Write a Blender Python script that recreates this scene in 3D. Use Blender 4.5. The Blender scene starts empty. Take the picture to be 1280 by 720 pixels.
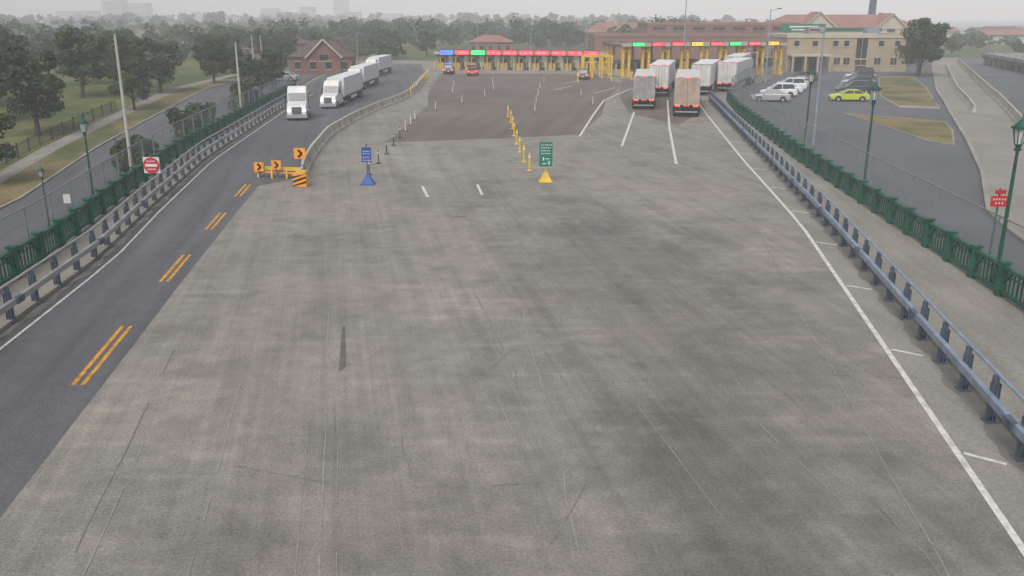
import bpy, math, random
import numpy as np
from mathutils import Vector, Matrix
random.seed(7); rng=np.random.default_rng(7)
scene=bpy.context.scene
COL=scene.collection
R=math.radians

# ---------------------------------------------------------------- materials
def _nt(name):
    m=bpy.data.materials.new(name); m.use_nodes=True
    nt=m.node_tree; b=nt.nodes["Principled BSDF"]
    return m,nt,b
def noiseval(nt,scale,lo,hi,vec=(1,1,1),rot=0,detail=4,a=.3,b=.7,rough=.55,dist=0):
    tc=nt.nodes.new("ShaderNodeTexCoord"); mp=nt.nodes.new("ShaderNodeMapping")
    mp.vector_type='TEXTURE'
    mp.inputs['Scale'].default_value=(1/vec[0],1/vec[1],1/vec[2]); mp.inputs['Rotation'].default_value=(0,0,rot)
    n=nt.nodes.new("ShaderNodeTexNoise"); n.inputs['Scale'].default_value=scale; n.inputs['Detail'].default_value=detail
    n.inputs['Roughness'].default_value=rough; n.inputs['Distortion'].default_value=dist
    mr=nt.nodes.new("ShaderNodeMapRange"); mr.inputs[1].default_value=a; mr.inputs[2].default_value=b
    mr.inputs[3].default_value=lo; mr.inputs[4].default_value=hi
    nt.links.new(tc.outputs['Object'],mp.inputs['Vector']); nt.links.new(mp.outputs[0],n.inputs['Vector'])
    nt.links.new(n.outputs['Fac'],mr.inputs[0]); return mr.outputs[0]
def spot(nt,warp,x,y,rx,ry,val,rot=0):
    """soft worn/stained zone on the ground around world point (x,y)"""
    tc=nt.nodes.new("ShaderNodeTexCoord"); mp=nt.nodes.new("ShaderNodeMapping"); mp.vector_type='TEXTURE'
    mp.inputs['Location'].default_value=(x,y,0); mp.inputs['Scale'].default_value=(rx,ry,1e4); mp.inputs['Rotation'].default_value=(0,0,rot)
    nt.links.new(tc.outputs['Object'],mp.inputs['Vector'])
    ln=nt.nodes.new("ShaderNodeVectorMath"); ln.operation='LENGTH'; nt.links.new(mp.outputs[0],ln.inputs[0])
    wv=mul(nt,ln.outputs['Value'],warp,'ADD')
    mr=nt.nodes.new("ShaderNodeMapRange"); mr.interpolation_type='SMOOTHSTEP'
    mr.inputs[1].default_value=.35; mr.inputs[2].default_value=1.15; mr.inputs[3].default_value=val; mr.inputs[4].default_value=1
    nt.links.new(wv,mr.inputs[0]); return mr.outputs[0]
def mul(nt,a,b,op='MULTIPLY'):
    m=nt.nodes.new("ShaderNodeMath"); m.operation=op
    for i,v in enumerate((a,b)):
        if isinstance(v,(int,float)): m.inputs[i].default_value=v
        else: nt.links.new(v,m.inputs[i])
    return m.outputs[0]
def tint(nt,b,col,val,col2=None,fac=None):
    rgb=nt.nodes.new("ShaderNodeRGB"); rgb.outputs[0].default_value=(*col,1)
    src=rgb.outputs[0]
    if col2 is not None:
        mx=nt.nodes.new("ShaderNodeMix"); mx.data_type='RGBA'
        nt.links.new(fac,mx.inputs[0]); mx.inputs[6].default_value=(*col,1); mx.inputs[7].default_value=(*col2,1)
        src=mx.outputs[2]
    vm=nt.nodes.new("ShaderNodeVectorMath"); vm.operation='SCALE'
    nt.links.new(src,vm.inputs[0]); nt.links.new(val,vm.inputs['Scale'])
    nt.links.new(vm.outputs[0],b.inputs['Base Color'])
def mat(name,col,rough=.7,ns=3,amt=.15,metal=0,emit=0,spec=.3):
    m,nt,b=_nt(name)
    v=noiseval(nt,ns,1-amt,1+amt,detail=2)
    tint(nt,b,col,v)
    b.inputs['Roughness'].default_value=rough; b.inputs['Metallic'].default_value=metal
    b.inputs['Specular IOR Level'].default_value=spec
    if emit:
        b.inputs['Emission Color'].default_value=(*col,1); b.inputs['Emission Strength'].default_value=emit
    return m
def surface(name,col,terms,rough=.9,col2=None,c2=None,bump=.15,bscale=25,spots=()):
    m,nt,b=_nt(name); v=None
    for t in terms:
        a,bb=(t[6],t[7]) if len(t)>6 else (.3,.7)
        o=noiseval(nt,t[0],t[1],t[2],t[3],t[4],t[5],a,bb)
        v=o if v is None else mul(nt,v,o)
    if spots:
        warp=noiseval(nt,.35,-.38,.38,detail=4)
        for s in spots: v=mul(nt,v,spot(nt,warp,*s))
    fac=None
    if col2 is not None:
        fac=noiseval(nt,c2[0],0,1,c2[1],0,3,c2[2],c2[3])
    tint(nt,b,col,v,col2,fac)
    b.inputs['Roughness'].default_value=rough; b.inputs['Specular IOR Level'].default_value=.2
    bn=nt.nodes.new("ShaderNodeBump"); bn.inputs['Strength'].default_value=bump; bn.inputs['Distance'].default_value=.02
    h=noiseval(nt,bscale,0,1,detail=1); nt.links.new(h,bn.inputs['Height']); nt.links.new(bn.outputs[0],b.inputs['Normal'])
    return m
RT=R(11)
M={}
M['concrete_road']=surface('worn_concrete',(.228,.212,.188),[
  (.055,.92,1.08,(1,1,1),0,2),(1,.9,1.10,(1.1,.04,1),RT,3),(1,.98,1.13,(.3,1.6,1),0,3,.54,.7),
  (.4,.86,1.07,(1,.7,1),RT,5,.35,.52),(1.6,.88,1.12,(1,1,1),0,4),(14,.78,1.22,(1,1,1),0,3),(1,.93,1.08,(5,.06,1),RT,2)],
  col2=(.202,.191,.174),c2=(.07,(1,1,1),.42,.6),bump=.5,
  spots=[(5,31,6.5,24,.76,R(6)),(-1,13,9,7,.88),(4.5,17,3.2,6,.84),(-8,62,5,12,1.08),(-1.5,28,1.3,9,1.14,R(8)),(2.5,27,.8,9,1.14,R(12)),(-1.6,38,2.2,4,1.10)])
M['asphalt_lane']=surface('asphalt_lane',(.103,.105,.114),[
  (.06,.88,1.12,(1,1,1),0,2),(1,.82,1.18,(1,.035,1),R(9),3),(14,.8,1.2,(1,1,1),0,3),(1.5,.92,1.08,(1,1,1),0,3)],bump=.35)
M['asphalt_plaza']=surface('asphalt_plaza',(.140,.121,.107),[
  (.07,.85,1.15,(1,1,1),0,4),(1,.85,1.12,(.8,.05,1),-R(10),3),(6,.9,1.1,(1,1,1),0,2)],bump=.2)
M['asphalt_lot']=surface('asphalt_lot',(.105,.11,.118),[
  (.06,.82,1.18,(1,1,1),0,4),(.6,.92,1.08,(1,1,1),0,4),(8,.92,1.08,(1,1,1),0,2)],bump=.2)
M['sidewalk']=surface('sidewalk_concrete',(.235,.222,.198),[
  (.2,.85,1.12,(1,1,1),0,4),(1,.85,1.1,(1.5,.15,1),-R(6),3),(9,.85,1.15,(1,1,1),0,2)],bump=.3)
M['ramp']=surface('ramp_concrete',(.225,.213,.192),[(.12,.85,1.15,(1,1,1),0,4),(1,.9,1.1,(1.2,.06,1),RT,3),(9,.84,1.16,(1,1,1),0,2)])
M['grass']=surface('grass',(.062,.09,.026),[(.03,.8,1.2,(1,1,1),0,3),(.5,.75,1.25,(1,1,1),0,4),(6,.7,1.3,(1,1,1),0,2)],
  col2=(.125,.12,.046),c2=(.035,(1,1,1),.46,.62),bump=.8,bscale=10)
M['dry_grass']=surface('dry_grass',(.175,.14,.064),[(.3,.8,1.2,(1,1,1),0,4),(5,.75,1.25,(1,1,1),0,2)],
  col2=(.08,.095,.034),c2=(.12,(1,1,1),.47,.6),bump=.8,bscale=10)
def paintmat(name,col,lo):
    return surface(name,col,[(3,lo,1.05,(1,1,1),0,5,.35,.55),(20,.85,1.1,(1,1,1),0,2)],bump=.1,rough=.7)
M['white_paint']=paintmat('worn_white_paint',(.58,.57,.54),.72)
M['faint_paint']=paintmat('faded_paint',(.275,.262,.238),.8)
M['yellow_paint']=paintmat('worn_yellow_paint',(.58,.28,.035),.55)
M['tar']=surface('tar_sealant',(.12,.115,.105),[(2,.8,1.2,(1,1,1),0,3)])
M['tar2']=surface('rubber_stain',(.168,.158,.143),[(2,.85,1.15,(1,1,1),0,3)])
M['galv']=mat('galvanised_steel',(.23,.28,.36),.5,2,.2,.2)
M['galv_dark']=mat('weathered_steel_post',(.085,.11,.15),.6,3,.25,.2)
M['galv_lite']=mat('galvanised_rail',(.33,.32,.31),.5,2,.15,.2)
M['green']=mat('bridge_green_paint',(.012,.095,.058),.5,3,.3)
M['green_dk']=mat('dark_green_paint',(.012,.072,.052),.5,3,.2)
M['fencepost']=mat('fence_post_steel',(.20,.22,.23),.6,3,.15,.2)
M['barrier']=surface('barrier_concrete',(.43,.40,.34),[(.5,.72,1.1,(1,1,1),0,4),(4,.88,1.1,(1,1,1),0,3)])
M['concrete']=surface('cast_concrete',(.27,.25,.225),[(.4,.8,1.15,(1,1,1),0,4),(4,.9,1.1,(1,1,1),0,3)])
M['white']=mat('white_vehicle_paint',(.62,.63,.65),.35,.8,.1)
M['offwhite']=mat('trailer_panel',(.53,.51,.49),.45,.8,.14)
M['tan']=mat('trailer_rear_door',(.36,.27,.21),.55,1.2,.2)
M['greytr']=mat('grey_trailer_door',(.27,.265,.265),.55,1.2,.2)
M['black']=mat('black_plastic',(.02,.02,.022),.6,3,.2)
M['dark']=mat('chassis_steel',(.03,.03,.033),.7,3,.2)
M['tyre']=mat('tyre_rubber',(.02,.02,.02),.9,8,.2)
M['glass']=mat('tinted_glass',(.02,.028,.035),.1,1,.1,spec=.6)
M['silver']=mat('silver_paint',(.36,.37,.39),.35,1,.05,.3)
M['darkblue']=mat('dark_blue_paint',(.03,.045,.08),.35,1,.05)
M['darkgrey']=mat('dark_grey_paint',(.045,.047,.055),.35,1,.05)
M['lime']=mat('yellow_green_paint',(.42,.48,.03),.35,1,.05)
M['carred']=mat('red_vehicle_paint',(.35,.04,.03),.35,1,.05)
M['tail']=mat('tail_lamp',(1,.06,.03),.4,1,.02,emit=4)
M['tail_off']=mat('tail_lamp_unlit',(.35,.02,.02),.4,1,.02)
M['head']=mat('head_lamp',(1,.93,.8),.3,1,.02,emit=3)
M['led_red']=mat('led_sign_red',(1,.05,.08),.5,4,.2,emit=1.1)
M['led_green']=mat('led_sign_green',(.06,.85,.22),.5,4,.2,emit=1.0)
M['led_blue']=mat('led_sign_blue',(.1,.18,.95),.5,4,.2,emit=1.2)
M['led_amber']=mat('led_sign_amber',(1,.5,.06),.5,4,.2,emit=1.0)
M['yellow']=mat('safety_yellow',(.60,.38,.035),.6,2,.2)
M['orange']=mat('orange_sign_face',(.78,.30,.035),.5,2,.1)
M['red']=mat('red_sign_face',(.50,.025,.03),.5,2,.1)
M['blue']=mat('blue_sign_face',(.022,.07,.28),.5,2,.1)
M['greensign']=mat('green_sign_face',(.008,.16,.11),.5,2,.1)
M['signwhite']=mat('sign_white',(.62,.62,.62),.5,2,.05)
M['pole']=mat('pale_pole',(.40,.38,.35),.7,2,.12)
M['bark']=mat('tree_bark',(.06,.045,.034),.95,4,.3)
M['beige']=surface('beige_stone',(.34,.28,.195),[(.3,.85,1.1,(1,1,1),0,4),(3,.93,1.07,(1,1,1),0,3)])
M['beige2']=surface('pale_parapet',(.42,.38,.30),[(.5,.9,1.1,(1,1,1),0,4)])
M['roof']=surface('flat_roof',(.24,.23,.22),[(.2,.8,1.15,(1,1,1),0,4)])
M['shingle']=surface('shingle_roof',(.095,.07,.066),[(1,.8,1.2,(.3,1,3),0,4),(6,.85,1.15,(1,1,1),0,3)])
M['redroof']=surface('red_tile_roof',(.25,.125,.105),[(.4,.85,1.15,(1,1,1),0,4)])
M['blue_grey']=mat('city_facade',(.2,.22,.26),.9,.02,.06)  # plain blue-grey base colour of the distant walls
M['blue_grey_dk']=mat('city_glazing',(.12,.15,.19),.9,.02,.06)  # darker blue-grey for window bands and some roofs
M['canopy']=mat('canopy_metal',(.11,.10,.10),.6,1,.15)
M['lamp_glass']=mat('frosted_lamp_glass',(.5,.52,.5),.3,2,.05)
def brickmat(name,c1,c2,mort):
    m,nt,b=_nt(name)
    tc=nt.nodes.new("ShaderNodeTexCoord"); sp=nt.nodes.new("ShaderNodeSeparateXYZ"); cb=nt.nodes.new("ShaderNodeCombineXYZ")
    nt.links.new(tc.outputs['Object'],sp.inputs[0])
    nt.links.new(mul(nt,sp.outputs[0],sp.outputs[1],'ADD'),cb.inputs[0]); nt.links.new(sp.outputs[2],cb.inputs[1])
    br=nt.nodes.new("ShaderNodeTexBrick"); br.inputs['Scale'].default_value=1
    br.inputs['Brick Width'].default_value=.24; br.inputs['Row Height'].default_value=.08; br.inputs['Mortar Size'].default_value=.008
    br.inputs['Color1'].default_value=(*c1,1); br.inputs['Color2'].default_value=(*c2,1); br.inputs['Mortar'].default_value=(*mort,1)
    nt.links.new(cb.outputs[0],br.inputs['Vector'])
    vm=nt.nodes.new("ShaderNodeVectorMath"); vm.operation='SCALE'
    nt.links.new(br.outputs['Color'],vm.inputs[0]); nt.links.new(noiseval(nt,.4,.8,1.15),vm.inputs['Scale'])
    nt.links.new(vm.outputs[0],b.inputs['Base Color']); b.inputs['Roughness'].default_value=.9
    return m
M['brick']=brickmat('red_brick',(.17,.06,.042),(.14,.052,.038),(.2,.17,.15))
M['brick2']=brickmat('brown_brick',(.20,.088,.066),(.17,.08,.06),(.2,.17,.15))
def leafmat(name,col):
    m,nt,b=_nt(name)
    tint(nt,b,col,mul(nt,noiseval(nt,.9,.65,1.35,detail=1),noiseval(nt,.08,.8,1.2,detail=1)))
    b.inputs['Roughness'].default_value=.75; b.inputs['Specular IOR Level'].default_value=.2
    return m
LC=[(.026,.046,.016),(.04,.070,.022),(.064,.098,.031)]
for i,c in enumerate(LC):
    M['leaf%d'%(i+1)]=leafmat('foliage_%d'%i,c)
def chain():
    m,nt,b=_nt('chain_link_wire')
    uv=nt.nodes.new("ShaderNodeTexCoord"); sp=nt.nodes.new("ShaderNodeSeparateXYZ"); nt.links.new(uv.outputs['UV'],sp.inputs[0])
    res=[]
    for op in ('ADD','SUBTRACT'):
        s=mul(nt,sp.outputs[0],sp.outputs[1],op); s=mul(nt,s,1/.075); f=mul(nt,s,0,'FRACT'); res.append(mul(nt,f,.13,'LESS_THAN'))
    mx=mul(nt,res[0],res[1],'MAXIMUM')
    b.inputs['Base Color'].default_value=(.24,.27,.28,1); b.inputs['Roughness'].default_value=.6
    tr=nt.nodes.new("ShaderNodeBsdfTransparent"); ms=nt.nodes.new("ShaderNodeMixShader")
    nt.links.new(mx,ms.inputs[0]); nt.links.new(tr.outputs[0],ms.inputs[1]); nt.links.new(b.outputs[0],ms.inputs[2])
    nt.links.new(ms.outputs[0],nt.nodes['Material Output'].inputs['Surface']); return m
M['chain']=chain()
m,nt,b=_nt('lake_water'); b.inputs['Base Color'].default_value=(.10,.14,.18,1); b.inputs['Roughness'].default_value=.4
bn=nt.nodes.new("ShaderNodeBump"); bn.inputs['Strength'].default_value=.3; nt.links.new(noiseval(nt,.2,0,1),bn.inputs['Height']); nt.links.new(bn.outputs[0],b.inputs['Normal'])
M['water']=m

# ---------------------------------------------------------------- mesh builder
class MB:
    def __init__(s): s.v=[];s.f=[];s.m=[];s.mats=[]
    def mi(s,m):
        if m not in s.mats: s.mats.append(m)
        return s.mats.index(m)
    def add(s,vs,fs,m):
        o=len(s.v); s.v+= [tuple(v) for v in vs]; k=s.mi(m)
        for f in fs: s.f.append(tuple(i+o for i in f)); s.m.append(k)
    def box(s,c,d,m,rz=0,top=(1,1),tilt=None):
        x,y,z=d[0]/2,d[1]/2,d[2]/2; tx,ty=top
        vs=[(-x,-y,-z),(x,-y,-z),(x,y,-z),(-x,y,-z),(-x*tx,-y*ty,z),(x*tx,-y*ty,z),(x*tx,y*ty,z),(-x*tx,y*ty,z)]
        mt=Matrix.Rotation(rz,3,'Z')
        if tilt: mt=mt@Matrix.Rotation(tilt[1],3,tilt[0])
        vs=[mt@Vector(v)+Vector(c) for v in vs]
        s.add(vs,[(0,3,2,1),(4,5,6,7),(0,1,5,4),(1,2,6,5),(2,3,7,6),(3,0,4,7)],m)
    def beam(s,p0,p1,w,h,m):
        p0=Vector(p0);p1=Vector(p1);d=(p1-p0)
        if d.length<1e-6:return
        t=d.normalized(); up=Vector((0,0,1)) if abs(t.z)<.95 else Vector((0,1,0))
        a=t.cross(up).normalized()*w/2; b=a.cross(t).normalized()*h/2
        vs=[p0-a-b,p0+a-b,p0+a+b,p0-a+b,p1-a-b,p1+a-b,p1+a+b,p1-a+b]
        s.add(vs,[(0,1,2,3),(7,6,5,4),(0,4,5,1),(1,5,6,2),(2,6,7,3),(3,7,4,0)],m)
    def cyl(s,p0,p1,r0,r1,m,n=10):
        p0=Vector(p0);p1=Vector(p1);t=(p1-p0).normalized()
        up=Vector((0,0,1)) if abs(t.z)<.9 else Vector((1,0,0))
        a=t.cross(up).normalized(); b=t.cross(a).normalized(); vs=[]
        for p,r in((p0,r0),(p1,r1)):
            for i in range(n):
                an=2*math.pi*i/n; vs.append(p+(a*math.cos(an)+b*math.sin(an))*r)
        fs=[(i,(i+1)%n,n+(i+1)%n,n+i) for i in range(n)]+[tuple(range(n-1,-1,-1)),tuple(range(n,2*n))]
        s.add(vs,fs,m)
    def prism(s,prof,x0,x1,m,taper=None):
        n=len(prof); vs=[(x0,y,z) for y,z in prof]+[(x1,y,z) for y,z in prof]
        fs=[(i,(i+1)%n,n+(i+1)%n,n+i) for i in range(n)]+[tuple(range(n-1,-1,-1)),tuple(range(n,2*n))]
        s.add(vs,fs,m)
    def quad(s,pts,m): s.add(pts,[tuple(range(len(pts)))],m)
    def mesh(s,name):
        me=bpy.data.meshes.new(name); me.from_pydata(s.v,[],s.f)
        for k in s.mats: me.materials.append(M[k])
        me.polygons.foreach_set('material_index',s.m); me.update()
        return me
def fixn(me):
    import bmesh
    bm=bmesh.new(); bm.from_mesh(me); bmesh.ops.recalc_face_normals(bm,faces=bm.faces); bm.to_mesh(me); bm.free()
def obj(name,me,parent=None,bevel=0):
    o=bpy.data.objects.new(name,me); COL.objects.link(o)
    if parent: o.parent=parent
    if bevel:
        b=o.modifiers.new('bevel','BEVEL'); b.width=bevel; b.segments=2; b.limit_method='ANGLE'; b.angle_limit=R(35)
    return o
def single(name,mb,bevel=0,fix=True,loc=None,rz=0):
    me=mb.mesh(name)
    if fix: fixn(me)
    o=obj(name,me,None,bevel)
    if loc: o.location=loc
    o.rotation_euler[2]=rz
    return o
KIND={}
def kind(key,parts):
    KIND[key]=[]
    for nm,(mb,bev) in parts.items():
        me=mb.mesh(nm); fixn(me); KIND[key].append((nm,me,bev))
def place(name,key,loc,rz=0,scale=1):
    e=bpy.data.objects.new(name,None); COL.objects.link(e); e.empty_display_size=.5
    e.location=loc; e.rotation_euler[2]=rz
    e.scale=(scale,)*3 if isinstance(scale,(int,float)) else scale
    for nm,me,bev in KIND[key]: obj(nm,me,e,bev)
    return e
# ---------------------------------------------------------------- layout (metres, y forward, x right)
def L(tab,y):
    if y<=tab[0][0]: 
        (a,b),(c,d)=tab[0],tab[1]; return b+(y-a)*(d-b)/(c-a)
    for (a,b),(c,d) in zip(tab,tab[1:]):
        if y<=c: return b+(y-a)*(d-b)/(c-a)
    (a,b),(c,d)=tab[-2],tab[-1]; return d+(y-c)*(d-b)/(c-a)
RAILR=[(-15,6.9),(20,12.2),(42,15.5),(62,18.1),(112,24.4)]
GREENR=[(-15,15.4),(29,17.8),(44.5,18.9),(62.5,20.3),(94,23.6),(112,26.6),(132,33.7),(168,49.5)]
LINER=[(-15,5.2),(15,10),(27,11.9),(43.5,14.5),(64.3,16.8),(94,20.5),(118,23.7)]
RAILL=[(-15,-13),(28,-17),(37,-17.9),(46.4,-19.6),(64,-22.4),(98,-25.7),(125,-27.8)]
GREENL=[(y,x-1.9) for y,x in RAILL]
YEL=[(-15,-7.2),(23.2,-12.3),(33.4,-13.7),(46.2,-15.35),(54.6,-16.4)]
BAR=[(54,-13.0),(60,-14.1),(66,-14.9),(78,-16),(89,-15.8),(100,-15.1),(110,-13.9),(124,-13.2),(148,-14.4),(160,-15.0)]
RAMPA=[(30,24),(40,26),(52.5,28.9),(65,34.8),(80,41),(98,48),(124.5,58.6),(183,84.5),(230,106)]
RAMPB=[(30,34),(50,37),(70,42.5),(85,48.5),(118,62.2),(206,100),(230,112)]
def clamp(a,b=0,c=1): return max(b,min(c,a))
def hl(y): return -4*clamp((130-y)/60)
def hr(y): return -1.5*clamp((110-y)/60)
def h(x,y):
    if x<-14: return hl(y)
    if x>10: return hr(y)
    t=(x+14)/24; return hl(y)*(1-t)+hr(y)*t
BR=[50,70,110,130]
def ys(y0,y1,st=3):
    s=set(np.arange(y0,y1,st).tolist()+[y1]+[b for b in BR if y0<b<y1]); return sorted(s)
def band(name,y0,y1,xl,xr,m,z=None,zoff=0,st=3,mb=None,thick=0):
    own=mb is None; mb=mb or MB(); Y=ys(y0,y1,st); vs=[];fs=[]
    for y in Y:
        for x in (xl(y),xr(y)):
            vs.append((x,y,(h(x,y) if z is None else z)+zoff))
    fs=[(2*i,2*i+1,2*i+3,2*i+2) for i in range(len(Y)-1)]
    mb.add(vs,fs,m)
    if thick:
        n=len(vs); v2=[(a,b,c-thick) for a,b,c in vs]
        side=[]
        for i in range(len(Y)-1):
            side+= [(2*i,2*i+2,n+2*i+2,n+2*i),(2*i+1,n+2*i+1,n+2*i+3,2*i+3)]
        k=len(Y)-1
        side+=[(0,n,n+1,1),(2*k,2*k+1,n+2*k+1,n+2*k)]
        mb.add(vs+v2,side,m)
    if own: return single(name,mb,fix=False)
# terrain
xs=sorted(set([-9000,-5000,-2500,-1200,-600,-300,-200,-150,-120,-100,-80,-70,-60,-50,-40,-34,-30,-26,-20,-14,10,16,20,26,34,42,50,60,70,80,100,130,160,200,300,600,1200,2500,5000,9000]))
yy=sorted(set([-2000,-500,-100,-30,0]+list(range(10,220,10))+[240,300,400,600,1000,2000,4000,9000]))
mb=MB(); vs=[(x,y,h(x,y)-.05) for y in yy for x in xs]; W=len(xs)
mb.add(vs,[(j*W+i,j*W+i+1,(j+1)*W+i+1,(j+1)*W+i) for j in range(len(yy)-1) for i in range(W-1)],'grass')
single('ground',mb,fix=False)
# deck / plaza
DL=GREENL[:-1]+[(125,-30.3),(150,-33),(200,-36),(215,-37)]
DR=[(y,x+.6) for y,x in GREENR]+[(180,54),(215,60)]
band('bridge_deck',-15,215,lambda y:L(DL,y)-.6*(y<125),lambda y:L(DR,y),'concrete_road',z=0,thick=5.5)
laneR=[(y,x+.7) for y,x in YEL[:-1]]+[(54,-15.6)]+[(57,-13.6)]+[(y,x) for y,x in BAR if y>57]+[(200,-20)]
band('left_lane_road',-15,200,lambda y:L(DL,y)+2.1 if y<125 else L(DL,y)+.5,lambda y:L(laneR,y),'asphalt_lane',z=0,zoff=.004)
mb=MB(); P=[(-10.4,73.6),(-6,74.6),(0,76.4),(6,78.8),(9.5,95),(11.6,112),(14,124),(17,140),(15,165),(-13,165),(-11.5,124),(-9.8,105)]
mb.quad([(x,y,.004) for x,y in P],'asphalt_plaza'); 
o=single('plaza_pavement',mb,fix=False)
mb=MB(); mb.quad([(x,y,.005) for x,y in [(12.6,97),(16,86),(21.5,100),(24.5,118),(33,134),(44,160),(18,150),(14,118)]],'asphalt_plaza'); single('plaza_pavement',mb,fix=False)
mb=MB(); mb.quad([(-12,72.9,.008),(9,77.8,.008),(9,78.2,.008),(-12,73.2,.008)],'faint_paint'); 
mb.quad([(8.5,60.6,.008),(17,62.6,.008),(17,62.8,.008),(8.5,60.8,.008)],'faint_paint'); single('expansion_joint',mb,fix=False)
band('right_sidewalk',-15,112,lambda y:L(RAILR,y)+.25,lambda y:L(GREENR,y)+.55,'sidewalk',z=.15,thick=.2)
band('left_sidewalk',-15,124,lambda y:L(GREENL,y)-.5,lambda y:L(RAILL,y)+.1,'sidewalk',z=.15,thick=.2)
band('road_shoulder',-15,94,lambda y:L(LINER,y)+.1,lambda y:L(RAILR,y)+.2,'ramp',z=0,zoff=.004)
# dirt and gravel gathered against the kerbs
band('kerb_dirt',-15,94,lambda y:L(RAILR,y)-.28-.12*math.sin(y*1.7)-.08*math.sin(y*4.1),lambda y:L(RAILR,y)+.22,'tar2',z=0,zoff=.008,st=.5)
band('kerb_dirt',-15,120,lambda y:L(RAILL,y)+.12,lambda y:L(RAILL,y)+.42+.1*math.sin(y*1.3)+.08*math.sin(y*3.7),'tar2',z=0,zoff=.008,st=.5)
# markings
def stripe(mb,pts,w,m,z=.012):
    for (a,b),(c,d) in zip(pts,pts[1:]):
        n=Vector((-(d-b),c-a,0)).normalized()*w/2
        mb.quad([(a-n.x,b-n.y,z),(a+n.x,b+n.y,z),(c+n.x,d+n.y,z),(c-n.x,d-n.y,z)],m)
def wob(mb,x0,y0,x1,y1,w,m,amp=.06,z=.012,step=1.0,brk=0):
    n=max(2,int(math.hypot(x1-x0,y1-y0)/step)); pts=[]; off=0
    for i in range(n+1):
        t=i/n; off=off*.8+random.uniform(-amp,amp); pts.append((x0+(x1-x0)*t+off,y0+(y1-y0)*t))
    for a,b in zip(pts,pts[1:]):
        if random.random()>=brk: stripe(mb,[a,b],w*random.uniform(.6,1.2),m,z)
mb=MB()
stripe(mb,[(x,y) for y,x in [(y,L(LINER,y)) for y in range(-14,119,4)]],.17,'white_paint')
single('right_edge_line',mb,fix=False)
mb=MB(); stripe(mb,[(L(RAILL,y)+.75,y) for y in range(-14,124,4)],.10,'white_paint'); single('left_edge_line',mb,fix=False)
mb=MB()
for k in range(9):
    y=19.1+6.9*k; x=L(LINER,y); x1=min(x+.85+.02*y/10,L(RAILR,y)-.25); 
    if x1>x: stripe(mb,[(x+.15,y),(x1,y-.55)],.13,'white_paint')
single('shoulder_tick_marks',mb,fix=False)
mb=MB()
for a,b in [(23.2,28.2),(33.4,37.5),(42.3,46.2),(50.6,54.6)]:
    for o in (-.14,.14): stripe(mb,[(L(YEL,a)+o,a),(L(YEL,b)+o,b)],.13,'yellow_paint')
single('centre_line_markings',mb,fix=False)
mb=MB()
stripe(mb,[(5.9,77.7),(8.6,95),(11.4,112),(17,130)],.2,'white_paint')
stripe(mb,[(8.8,71.3),(13.3,97.9)],.2,'white_paint')
stripe(mb,[(11.6,62.4),(14.7,83.5),(19.3,112)],.2,'white_paint')
stripe(mb,[(-5.5,53.8),(-4.85,50.4)],.17,'white_paint'); stripe(mb,[(-2.15,54.4),(-1.74,51.1)],.17,'white_paint')
for a,b,c,d in [(6,128,9,136),(8,140,12,150),(17,128,24,150),(11,122,15,132)]: stripe(mb,[(a,b),(c,d)],.18,'white_paint')
single('lane_markings',mb,fix=False)
mb=MB()
for x0,y0,y1,m,w in [(-9.2,20.7,10,'faint_paint',.03),(-7.73,23.3,9,'faint_paint',.03),(-6.5,29.7,9,'faint_paint',.035),(-4.5,21,10,'faint_paint',.02),
   (-3.0,19.5,15,'faint_paint',.02),(-.4,22.4,19.5,'faint_paint',.03),(3.4,21.7,16,'faint_paint',.02),(6.36,20.7,15.5,'faint_paint',.02),(-10.6,26,12,'tar2',.02),
   (-5.6,22.5,12,'faint_paint',.018),(1.0,26,20,'tar2',.02),(-1.6,33,24,'tar2',.03)]:
    wob(mb,x0,y0,x0-(y1-y0)*.19,y1,w,m,.02,brk=.2)
wob(mb,10.4,31.6,8.0,13,.03,'faint_paint',.03); wob(mb,13.2,50,10.4,31.6,.03,'tar2',.03)
wob(mb,.5,30,1.3,14,.03,'faint_paint',.07,brk=.4)
for k in range(40):
    x=random.uniform(-7,9); y=random.uniform(13,55); a=random.uniform(-.4,.4)+(1.57 if random.random()<.35 else 0); l=random.uniform(.8,3)
    wob(mb,x,y,x+l*math.sin(a),y+l*math.cos(a),.02,random.choice(['tar2','faint_paint','tar2']),.05,step=.4,brk=.1)
single('pavement_joints',mb,fix=False)
mb=MB()
mb.quad([(-5.72,28.2,.008),(-5.63,28.2,.008),(-4.95,24.6,.008),(-5.1,24.2,.008)],'tar')
mb.quad([(-3.1,45.1,.008),(-2.4,45.1,.008),(-2.4,45.35,.008),(-3.1,45.35,.008)],'tar')
single('pavement_patch',mb,fix=False)
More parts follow.
